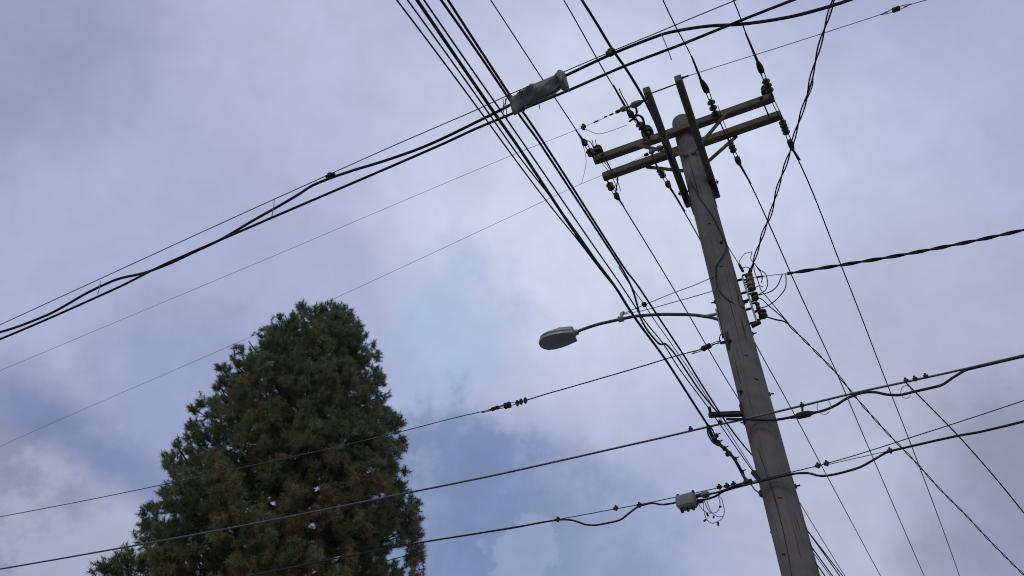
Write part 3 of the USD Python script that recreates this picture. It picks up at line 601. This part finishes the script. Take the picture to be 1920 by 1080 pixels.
for lab, cx, cy, rx, ry in (('round loop of thin wire right of the splice, under the upper cross cable', 1545, 763, 13, 14), ('round loop of thin wire where the drop line leaves the upper cross cable', 1699, 735, 10, 12)):
    t = np.linspace(-.3, 2 * math.pi - .6, 26)
    line('wire_loop', lab, 'wire loop', [mp(cx + rx * math.cos(a), cy - ry * math.sin(a), .03) for a in t], .003, M_THIN, step=.015, sides=6)
for lab, x, y in (('above the splice sleeve', 1504, 760), ('at the head of the drop line', 1699, 714), ('next right of the drop line', 1716, 711), ('farthest right of the drop line', 1736, 706), ('left of the street cables', 1295, 805), ('under the standoff arm', 1350, 793)):
    c = mp(x, y); single('cable_clip', join(bar(c - [0, 0, .02], c + [0, 0, .035], .022, .02, up=hd(MA)), rod(c - hd(MA) * .02, c + hd(MA) * .02, .017)), M_IRON, f'small clip on the upper cross cable {lab}', 'clip', smooth=30)
F2 = front(893); MB = -62
np_ = lambda x, y, o=0: in_plane(x, y, F2 + hd(MB - 90) * o, MB)
line('messenger_strand', 'thin strand carrying the lower cross cable, from tree to right edge', 'strand', [np_(*q) for q in ((600, 1053), (785, 1018), (1046, 974), (1155, 954), (1199, 946), (1305, 924), (1350, 914), (1427, 899), (1485, 885), (1550, 869), (1740, 810), (1920, 751))], .0045, M_GUY, start=22, end=18)
line('drop_cable', 'black lower cross cable dipping below its strand left of the grey box', OC, [np_(*q, .015) for q in ((600, 1053), (785, 1018), (960, 990), (1046, 975), (1070, 975), (1085, 979), (1100, 984), (1122, 984), (1160, 976), (1180, 962), (1199, 949), (1217, 944), (1245, 946), (1268, 942))], .0095, M_TAR, start=22, step=.04)
line('drop_cable', 'black lower cross cable from the grey box past the pole to the right edge', OC, [np_(*q, .015) for q in ((1308, 938), (1325, 936), (1341, 931), (1357, 921), (1376, 915), (1424, 903), (1485, 889), (1515, 887), (1535, 892), (1550, 892), (1580, 886), (1610, 877), (1640, 861), (1669, 846), (1690, 841), (1797, 817), (1837, 810), (1920, 790))], .0105, M_RUB, end=18, step=.04)
line('drop_cable', 'short black tail cable from the grey box up to the strand', OC, [np_(*q, .04) for q in ((1308, 930), (1322, 928), (1337, 925), (1350, 922), (1363, 917), (1380, 910), (1400, 904))], .010, M_RUB, step=.04)
line('messenger_strand', 'second thin strand right of the pole, joining the lower cross cable', 'strand', [np_(*q, .03) for q in ((1553, 871), (1610, 858), (1669, 845))], .0035, M_THIN)
for lab, x, y in (('leftmost, where the cable starts to dip', 1046, 974), ('alone on the bare strand above the dip', 1155, 953), ('between the dip and the grey box', 1199, 947), ('above the coiled wire', 1349, 913), ('right of the coiled wire, first', 1363, 911), ('right of the coiled wire, second', 1376, 908), ('where the lashed street cable ends', 1400, 904), ('right of the pole, first of two', 1534, 873), ('right of the pole, second of two', 1550, 869), ('ending the dip far right of the pole', 1669, 845)):
    c = np_(x, y); r = .02 if '1400' not in str(x) else .028
    single('cable_clip', join(bar(c - [0, 0, .025], c + [0, 0, .03], .024, .02, up=hd(MB)), rod(c - hd(MB) * (.05 if x == 1400 else .02), c + hd(MB) * .025, r * .8)), M_IRON, f'small clip on the lower cross cable, {lab}', 'clip', smooth=30)
# grey splice box
bx0, bx1, by1, by0 = np_(1267.5, 934), np_(1304, 924), np_(1309, 948), np_(1272, 957)
o = (bx0 + bx1 + by0 + by1) / 4; X = unit((bx1 - bx0) + (by1 - by0)); Zb = unit((bx0 - by0) + (bx1 - by1)); Zb = unit(Zb - X * (Zb @ X)); Yb = np.cross(Zb, X)
lw, lh = np.linalg.norm(bx1 - bx0), np.linalg.norm(bx0 - by0)
T = Thing('splice_box', 'grey plastic splice box hung on the lower cross cable left of the pole', 'splice box', o)
hull = trimesh.convex.convex_hull(np.vstack([cbox(lw, .11, lh * .86, .018).vertices, cbox(lw * .9, .12, lh, .018).vertices]))
case_path = T.part('case', place(hull, o, X, Yb, Zb), M_BOX)
for s in (-.34, -.05, .22): T.part('latch', place(cbox(.025, .04, .03, .005), o + X * s * lw - Zb * (lh / 2 + .006) + Yb * .02, X, Yb, Zb), M_IRON, parent=case_path)
for s in (-.4, .38): T.part('hanger', place(cbox(.025, .03, .04, .005), o + X * s * lw + Zb * (lh / 2 + .012), X, Yb, Zb), M_IRON)
for s in (-.22, .22): T.part('rib', place(cbox(.012, .118, lh * .8, .003), o + X * s * lw, X, Yb, Zb), M_BOX, parent=case_path)
T.part('port', rod(o + X * (lw / 2 - .01) + Zb * .03, o + X * (lw / 2 + .045) + Zb * .03, .02), M_RUB); T.part('port', rod(o + X * (lw / 2 - .01) - Zb * .03, o + X * (lw / 2 + .05) - Zb * .03, .02), M_RUB)
c = np_(1322, 926.5, .05)
single('terminal_cap', lathe(c - [0, 0, .02], (0, 0, 1), [(0, .04), (.006, .043), (.03, .04), (.04, .03), (.045, .012)], 14), M_BOX, 'pale round cap on the cable right of the grey splice box', 'cap', smooth=30)
T = Thing('wire_coil', 'loose coil of thin wire hanging right of the grey splice box', 'wire coil', np_(1340, 955))
for pts in (((1320, 938), (1319, 953), (1323, 970), (1338, 981), (1352, 974), (1358, 955), (1354, 938), (1347, 929)), ((1325, 936), (1331, 955), (1339, 965), (1350, 969), (1356, 968)), ((1310, 944), (1319, 957), (1330, 962), (1342, 961), (1349, 952), (1350, 943), (1347, 931)), ((1321, 939), (1326, 953), (1333, 961))):
    T.part('loop', tube(curve([np_(*q, .03) for q in pts], .012), .0035, 6), M_THIN)
for a, b in (((1325, 962), (1328, 968)), ((1346, 979), (1347, 986)), ((1324, 974), (1319, 978)), ((1338, 967), (1338, 972)), ((1348, 950), (1353, 950))):
    T.part('tag', bar(np_(*a, .03), np_(*b, .03), .018, .008, up=hd(MB + 90), c=.002), M_IRON)
# drop line to the lower right
D0 = mp(1699, 716)
line('drop_line', 'thin straight drop line from the upper cross cable to the lower right edge', 'drop line', [in_plane(x, y, D0, 43) for x, y in ((1699, 718), (1717, 736), (1790, 810), (1850, 877), (1920, 962))], .007, M_RUB, end=15)

# ------------------------------------------------------------------ rack of spools and service drops
zr0, zr1 = pole_height(522), pole_height(603)
aR = axis_at((zr0 + zr1) / 2); RA = 112
rp = lambda x, y, o=0: in_plane(x, y, aR + hd(RA + 90) * o, RA)
R0, R1 = rp(1392, 520), rp(1420, 606)
T = Thing('secondary_rack', 'steel rack of spool insulators bolted to the right side of the pole', 'spool rack', R1)
T.part('channel', bar(R0, R1, .05, .022, up=hd(RA)), M_STEEL)
for s in (.04, .33, .5, .68, .97):
    p = R0 + (R1 - R0) * s; a = axis_at(p[2]); w = unit((p - a) * [1, 1, 0])
    T.part('bracket', bar(a + w * (radius_at(p[2]) - .01), p, .035, .014), M_IRON)
spools = [(1405, 520, .045), (1407, 529, .047), (1409, 538, .045), (1415, 556, .042), (1421, 574, .026), (1430, 589, .048)]
for x, y, r in spools:
    c = rp(x, y)
    spool_path = T.part('spool', lathe(c - [0, 0, .045], (0, 0, 1), [(0, r * .7), (.012, r), (.03, r * .95), (.042, r * .55), (.05, r * .55), (.06, r * .95), (.08, r), (.09, r * .7)], 14), M_TAN if y < 540 else M_PORC, smooth=40)
    k = np.clip(((c - R0) @ unit(R1 - R0)) / np.linalg.norm(R1 - R0), 0, 1); m = R0 + (R1 - R0) * k
    T.part('clevis', join(bar(m + [0, 0, .055], c + [0, 0, .055], .03, .006), bar(m - [0, 0, .055], c - [0, 0, .055], .03, .006), rod(c - [0, 0, .065], c + [0, 0, .065], .008)), M_IRON, parent=spool_path)
T.part('foot', bar(rp(1409, 612), rp(1426, 603), .05, .03), M_IRON)
SD = 'service drop'
SDP = at_height(1404, 520, 7.9)
sp = [in_plane(x, y, SDP, 178) for x, y in ((1406, 512), (1413, 490), (1425, 454), (1437, 420), (1442, 410), (1462, 340), (1481, 285), (1497, 230), (1511, 187), (1522, 142), (1535, 92), (1547, 50), (1561, 5))]
a, b = twist(extend(curve(sp, .05), 0, 8), .0075, .012, .62, 2)
T = Thing('service_drop', 'twisted pair of service wires climbing from the rack to the top edge', SD, sp[0])
T.part('strand', a, M_RUB, smooth=True); T.part('strand', b, M_RUB, smooth=True)
line('service_slack', 'slack loop opening out of the climbing twisted pair near a dark insulator string', SD, [in_plane(x, y, SDP + hd(88) * .03, 178) for x, y in ((1511, 187), (1519, 160), (1524, 148), (1523, 162), (1517, 177), (1511, 188))], .006, M_RUB, step=.03)
P2 = at_height(1410, 521, 7.8)
s2 = [in_plane(x, y, P2, 104) for x, y in ((1476, 513), (1502, 509), (1577, 497), (1702, 476), (1800, 457), (1920, 431))]
tw = twist(extend(curve(s2, .05), 0, 14), .0105, .0105, .46, 2)
T = Thing('service_drop', 'thick twisted service cable running right from the rack to the right edge', SD, s2[0])
for k in range(2): T.part('strand', tw[k], M_RUB, smooth=True)
line('service_neutral', 'thin bare wire joining the thick twisted cable to the rack', SD, [in_plane(x, y, P2, 104) for x, y in ((1408, 521), (1440, 517), (1476, 513))], .004, M_THIN)
pl = in_plane(1424, 519, P2, 104)
single('wire_clamp', rod(in_plane(1418, 520, P2, 104), in_plane(1431, 518, P2, 104), .011), M_IRON, 'dark wedge clamp on the thin bare wire right of the rack', 'wire clamp', smooth=30)
P3 = at_height(1430, 590, 7.4)
s3 = [in_plane(x, y, P3, 44) for x, y in ((1474, 604), (1480, 610), (1522, 652), (1570, 702), (1602, 742), (1662, 810), (1717, 867), (1765, 920), (1810, 965), (1852, 1010), (1920, 1078))]
tw = twist(extend(curve(s3, .05), 0, 12), .006, .008, .5, 2, 1.0)
T = Thing('service_drop', 'twisted service wires running from the rack down to the bottom right corner', SD, s3[0])
for k in range(2): T.part('strand', tw[k], M_RUB, smooth=True)
lp = lambda x, y, z=0: rp(x, y, z)
LOOPS = (('drip loop falling from the thick twisted cable to the middle spool', ((1467, 514), (1463, 524), (1456, 538), (1446, 546), (1436, 550), (1418, 554)), .006),
    ('outer drip loop falling from the thick twisted cable toward the lowest spool', ((1473, 514), (1474, 527), (1472, 541), (1462, 555), (1448, 568), (1436, 575), (1424, 578)), .006),
    ('loop bulging right from the foot of the climbing pair to the middle spool', ((1413, 492), (1424, 505), (1436, 515), (1439, 526), (1436, 543), (1430, 548), (1420, 553)), .0055),
    ('inner loop from the foot of the climbing pair behind the bare wire', ((1413, 492), (1420, 502), (1427, 512), (1429, 519), (1427, 530)), .0055),
    ('long thin wire from the foot of the climbing pair past the spools to lower right', ((1413, 492), (1415, 510), (1421, 526), (1426, 542), (1432, 550), (1448, 569), (1462, 586), (1480, 608)), .005),
    ('wire from the middle spool out to the lower right service wires', ((1417, 557), (1428, 561), (1441, 573), (1459, 588), (1470, 598), (1477, 607)), .006),
    ('wire from the lowest spool out to the lower right service wires', ((1432, 592), (1437, 594), (1447, 597), (1458, 600), (1468, 602), (1476, 606)), .008),
    ('thin wire arch standing above the top of the rack', ((1389, 501), (1386, 494), (1391, 482), (1398, 475), (1410, 472), (1408, 486), (1413, 492)), .004),
    ('small wire arch between the clamp and the top of the rack', ((1390, 503), (1397, 501), (1405, 503), (1407, 510), (1404, 516)), .005),
    ('short black tail wire sticking out beside the upper spools', ((1411, 542), (1418, 538), (1423, 536), (1430, 538)), .005))
for lab, pts, r in LOOPS: line('drip_loop', lab, 'wire loop', [lp(*q, .02) for q in pts], r, M_RUB, step=.015, sides=6)
line('secondary_wire', 'thin wire from the back of the pole to the clamp above the rack', 'wire', [lp(1362, 457), lp(1372, 474), lp(1388, 499)], .005, M_LINE, step=.05)
single('wire_clamp', rod(lp(1386, 496), lp(1393, 509), .016), M_IRON, 'dark clamp above the top left of the rack', 'wire clamp', smooth=30)
single('wire_clamp', rod(lp(1404, 512), lp(1407, 504), .014), M_IRON, 'dark clamp at the foot of the climbing twisted pair', 'wire clamp', smooth=30)

# ------------------------------------------------------------------ street lamp
LA = -72; zl = pole_height(598); al = axis_at(zl)
lm = lambda x, y: in_plane(x, y, al, LA)
T = Thing('street_lamp', 'grey cobra head street lamp on a long curved arm from the pole', 'street lamp', lm(1352, 598))
arm = curve([lm(1353, 612), lm(1350, 602), lm(1340, 597), (lm(1325, 594)), lm(1300, 590.5), lm(1265, 589.5), lm(1230, 590), lm(1180, 595), (lm(1130, 606)), lm(1074, 625)], .05)
T.part('arm', tube(arm, .018, 12), M_ARM, smooth=True)
wv = unit((lm(1300, 590) - al) * [1, 1, 0])
T.part('mounting_plate', bar(al + wv * (radius_at(zl) + .008) + [0, 0, .16], al + wv * (radius_at(zl) + .008) - [0, 0, .2], .09, .018, up=wv), M_STEEL)
T.part('gusset', bar(lm(1349, 588), lm(1316, 594), .03, .022), M_STEEL)
cl = lm(1165, 597)
T.part('arm_clamp', join(lathe(lm(1169, 597), lm(1160, 599) - lm(1169, 597), [(0, .036), (.06, .036)], 10), bar(lm(1166, 599), lm(1166, 586), .03, .03, up=hd(LA)), bar(lm(1163, 591), lm(1170, 584), .03, .02, up=hd(LA + 90))), M_STEEL)
h0, h1 = lm(1077, 624), lm(1013, 640)
X, Y, Z = frame(h1 - h0); LL = np.linalg.norm(h1 - h0)
prof = [(0, .075, .062, .03), (.02, .085, .068, .035), (.12, .095, .070, .04), (.3, .118, .066, .042), (.5, .132, .050, .042), (.7, .132, .030, .038), (.85, .112, .018, .030), (.94, .08, .012, .024), (1.0, .03, .006, .012)]
V = []
ncs = 24
for s, w_, hu, hb in prof:
    for j in range(ncs):
        t = 2 * math.pi * j / ncs; cs, sn = math.cos(t), math.sin(t)
        yy = math.copysign(abs(cs) ** .75, cs) * w_; zz = math.copysign(abs(sn) ** .8, sn) * (hu if sn > 0 else hb)
        V.append(h0 + X * s * LL + Y * yy + Z * zz)
V = np.array(V); n = len(prof); i = np.arange(n - 1)[:, None] * ncs; j = np.arange(ncs)[None]; k = (j + 1) % ncs
F = np.concatenate([np.stack([i + j, i + k, i + ncs + k], -1).reshape(-1, 3), np.stack([i + j, i + ncs + k, i + ncs + j], -1).reshape(-1, 3)])
V = np.vstack([V, h0, h1]); j = np.arange(ncs); k = (j + 1) % ncs
F = np.vstack([F, np.stack([np.full(ncs, len(V) - 2), k, j], 1), np.stack([np.full(ncs, len(V) - 1), (n - 1) * ncs + j, (n - 1) * ncs + k], 1)])
head_path = T.part('head', (V, F), M_LAMP, smooth=45)
from shapely.geometry import Polygon
half = [(s * LL, w_ * .93) for s, w_, _, _ in prof[1:]]
poly = Polygon(half + [(a, -b) for a, b in half[::-1]]).buffer(.012)
lens = trimesh.creation.extrude_polygon(poly, .03, engine='earcut'); lens.apply_translation([0, 0, -.06])
T.part('lens', place(lens, h0, X, Y, Z), M_LENS, parent=head_path)
pc = h0 + X * LL * .4 + Z * .05
T.part('photocell', lathe(pc, Z, [(0, .034), (.01, .04), (.05, .038), (.062, .03), (.066, .01)], 14), M_BOX, parent=head_path)
T.part('collar', lathe(h0 - X * .05, X, [(0, .03), (.06, .042)], 12), M_STEEL)
for lab, pts in (('upper thin stay wire from the pole to the lamp arm clamp', ((1345, 516), (1288, 540), (1195, 577), (1176, 585), (1166, 590))), ('lower thin stay wire from the pole to the lamp arm clamp', ((1336, 546), (1262, 567), (1199, 584), (1176, 587), (1166, 591)))):
    P = [lm(x, y) for x, y in pts]; P[0] = on_pole(*pts[0]); line('stay_wire', lab, 'stay wire', P, .0045, M_THIN)

# ------------------------------------------------------------------ the tree
DT = 17.0
b = ray(610, 575); bh = unit([b[0], b[1], 0]); TB = bh * DT                    # its foot
side = np.array([bh[1], -bh[0], 0])
def tree_pt(x, y):
    r = ray(x, y); t = DT / (r @ bh); p = EYE + r * t; return (p - TB) @ side, p[2]
left = [tree_pt(*q) for q in ((588, 572), (546, 589), (532, 612), (486, 637), (480, 655), (416, 688), (412, 715), (366, 767), (350, 800), (334, 830), (280, 887), (272, 931), (244, 969), (254, 1015), (246, 1060), (242, 1080))]
right = [tree_pt(*q) for q in ((612, 572), (656, 589), (683, 623), (690, 650), (709, 668), (721, 719), (731, 762), (746, 796), (756, 830), (748, 890), (760, 925), (783, 988), (786, 1041), (786, 1080))]
ZT = tree_pt(604, 592)[1]
lz = np.array([z for _, z in left])[::-1]; lx = np.array([-x for x, _ in left])[::-1]
rz = np.array([z for _, z in right])[::-1]; rx = np.array([x for x, _ in right])[::-1]
def crown_r(phi, z):
    l = np.interp(z, lz, lx); r = np.interp(z, rz, rx); c = math.cos(phi)
    if z < lz[0]: l += (lz[0] - z) * .15
    if z < rz[0]: r += (rz[0] - z) * .15
    d = (l + r) / 2
    k = abs(c); return (r if c > 0 else l) * k + d * (1 - k)
tree = Thing('pine_tree', 'tall dense dark pine tree with browning needles, left of centre', 'tree', TB)
lean = lambda z: TB + side * (.08 * math.sin(z * .7)) + np.array([0, 0, z])
tp_ = [lean(z) for z in np.linspace(-.3, ZT - .5, 34)]
tree.part('trunk', tube(tp_, np.linspace(.36, .03, 34), 12), M_BARK, smooth=True)
tufts_g, tufts_b = [], []
ZLOW = min(lz[0], rz[0]) - 2.2
z = ZLOW; zs_ = []
while z < ZT - .25:
    zs_.append(z); z += .27 + .1 * rng.random()
all_tufts = []
def add_tuft(p, u): all_tufts.append((p, u))
def sort_tufts():
    P = np.array([t[0] for t in all_tufts]); rel = P - TB
    hz = (rel[:, 2] - ZLOW) / (ZT - ZLOW); v = meshkit.fbm(P * .55, 3, 21)
    pb = np.clip((v - .5) * 1.6 + .30 + .2 * (rel @ side / 3.0) - .55 * (hz - .35), .04, .75)
    for t, dry in zip(all_tufts, rng.random(len(P)) < pb): (tufts_b if dry else tufts_g).append(t)
nb_ = 0
for z in zs_:
    R0_ = crown_r(0, z); nb = int(np.clip(3.6 * (crown_r(0, z) + crown_r(math.pi, z)) / 2 + 3, 4, 11))
    ph0 = rng.random() * 6.28
    for k in range(nb):
        phi = ph0 + 2 * math.pi * k / nb + rng.normal(0, .22)
        R = crown_r(phi, z) * (rng.uniform(.84, 1.03) if rng.random() < .8 else rng.uniform(.6, .84))
        out = side * math.cos(phi) + bh * -math.sin(phi)
        rise = rng.uniform(.15, .45)
        root = lean(max(z - R * .30, 0)); tip = lean(z) + out * R + np.array([0, 0, rise * .35])
        mid = root * .45 + tip * .55 - np.array([0, 0, .10 * R])
        ax = curve([root, mid, tip], .2)
        if nb_ < 240 and R > .9 and rng.random() < .75:
            tree.part('branch', tube(ax[::max(1, len(ax) // 8)], np.linspace(.035 + .008 * R, .010, len(ax[::max(1, len(ax) // 8)])), 5), M_BARK, smooth=True); nb_ += 1
        for t in range(int(7 + 4.8 * min(R, 2.4))):
            # knots of tufts, thick towards the bough's tip, thinning inwards
            s = np.clip(1 - abs(rng.normal(0, .26)), .35, 1.0)
            c = ax[int(s * (len(ax) - 1))]
            spread = (.10 + .34 * math.sin(math.pi * min(1, (1.05 - s) * 1.4 + .12))) * min(1.0, .5 + R * .25)
            q = c + rng.normal(0, 1, 3) * spread * [.8, .8, .6]
            kr = rng.uniform(.10, .19)
            for m_ in range(8):
                e = unit(rng.normal(0, 1, 3) + out * .7 + np.array([0, 0, .6])); p = q + e * kr * rng.uniform(.4, 1.1)
                d = p - lean(p[2]); d[2] = 0
                rr = np.linalg.norm(d); lim = crown_r(math.atan2(-(d @ bh), d @ side), p[2])
                if rr > lim + .04 or p[2] > ZT - .1: continue
                add_tuft(p, unit(e + out * .2 + np.array([0, 0, .35]) + rng.normal(0, .2, 3)))
# a low bough reaching out on the left, and a few stragglers on the right
for (x, y), sd, nn in (((240, 1052), .22, 16), ((215, 1060), .2, 14), ((192, 1066), .13, 10), ((228, 1078), .2, 14), ((772, 960), .16, 8), ((782, 1000), .14, 8), ((770, 1040), .2, 12), ((705, 664), .08, 4), ((752, 832), .1, 5), ((414, 690), .07, 5), ((362, 768), .09, 5)):
    sx, zz = tree_pt(x, y); q = TB + side * sx + np.array([0, 0, zz])
    tree.part('branch', tube(curve([lean(zz - .5) + side * sx * .55, q - side * sx * .12 - np.array([0, 0, .12]), q], .2), .010, 5), M_BARK, smooth=True)
    for m_ in range(nn * 3):
        p = q + rng.normal(0, sd * .6, 3); add_tuft(p, unit(p - q + side * np.sign(sx) * .1 + np.array([0, 0, .15]) + rng.normal(0, .1, 3)))
for k in range(110):                                                  # the rounded top
    zz = ZT - .1 - abs(rng.normal(0, .45)); phi = rng.random() * 6.28; R = crown_r(phi, zz) * math.sqrt(rng.random())
    p = lean(zz) + (side * math.cos(phi) + bh * math.sin(phi)) * R; add_tuft(p, unit((p - lean(ZT - 1.6)) + rng.normal(0, .25, 3)))
sort_tufts()
def needles(tufts, n=50):
    m = len(tufts)
    P = np.array([t[0] for t in tufts]); U = np.array([t[1] for t in tufts])
    a = np.where(np.abs(U[:, 2:3]) < .9, [[0, 0, 1.0]], [[1.0, 0, 0]]); A = np.cross(U, a); A /= np.linalg.norm(A, axis=1, keepdims=True); Bv = np.cross(U, A)
    th = rng.random((m, n)) * 2 * np.pi; an = np.radians(rng.uniform(5, 120, (m, n))); L = rng.uniform(.06, .13, (m, n)) * rng.uniform(.8, 1.15, (m, 1))
    D = np.cos(an)[..., None] * U[:, None] + np.sin(an)[..., None] * (np.cos(th)[..., None] * A[:, None] + np.sin(th)[..., None] * Bv[:, None])
    o = P[:, None] + U[:, None] * rng.uniform(-.09, .05, (m, n))[..., None]
    W = np.cross(D, rng.normal(0, 1, (m, n, 3))); W /= np.linalg.norm(W, axis=-1, keepdims=True); w = .0052
    tip = o + D * L[..., None] - np.array([0, 0, 1]) * (L ** 2 * .5)[..., None]
    V = np.stack([o - W * w, o + W * w, tip], 2).reshape(-1, 3)
    return V, np.arange(len(V)).reshape(-1, 3)
print('tufts', len(tufts_g), len(tufts_b))
tree.part('crown', needles(tufts_g), M_GREEN, smooth=False, kind='stuff')
tree.part('dry_needles', needles(tufts_b), M_BROWN, smooth=False, kind='stuff', label='dry brown needles among the green')
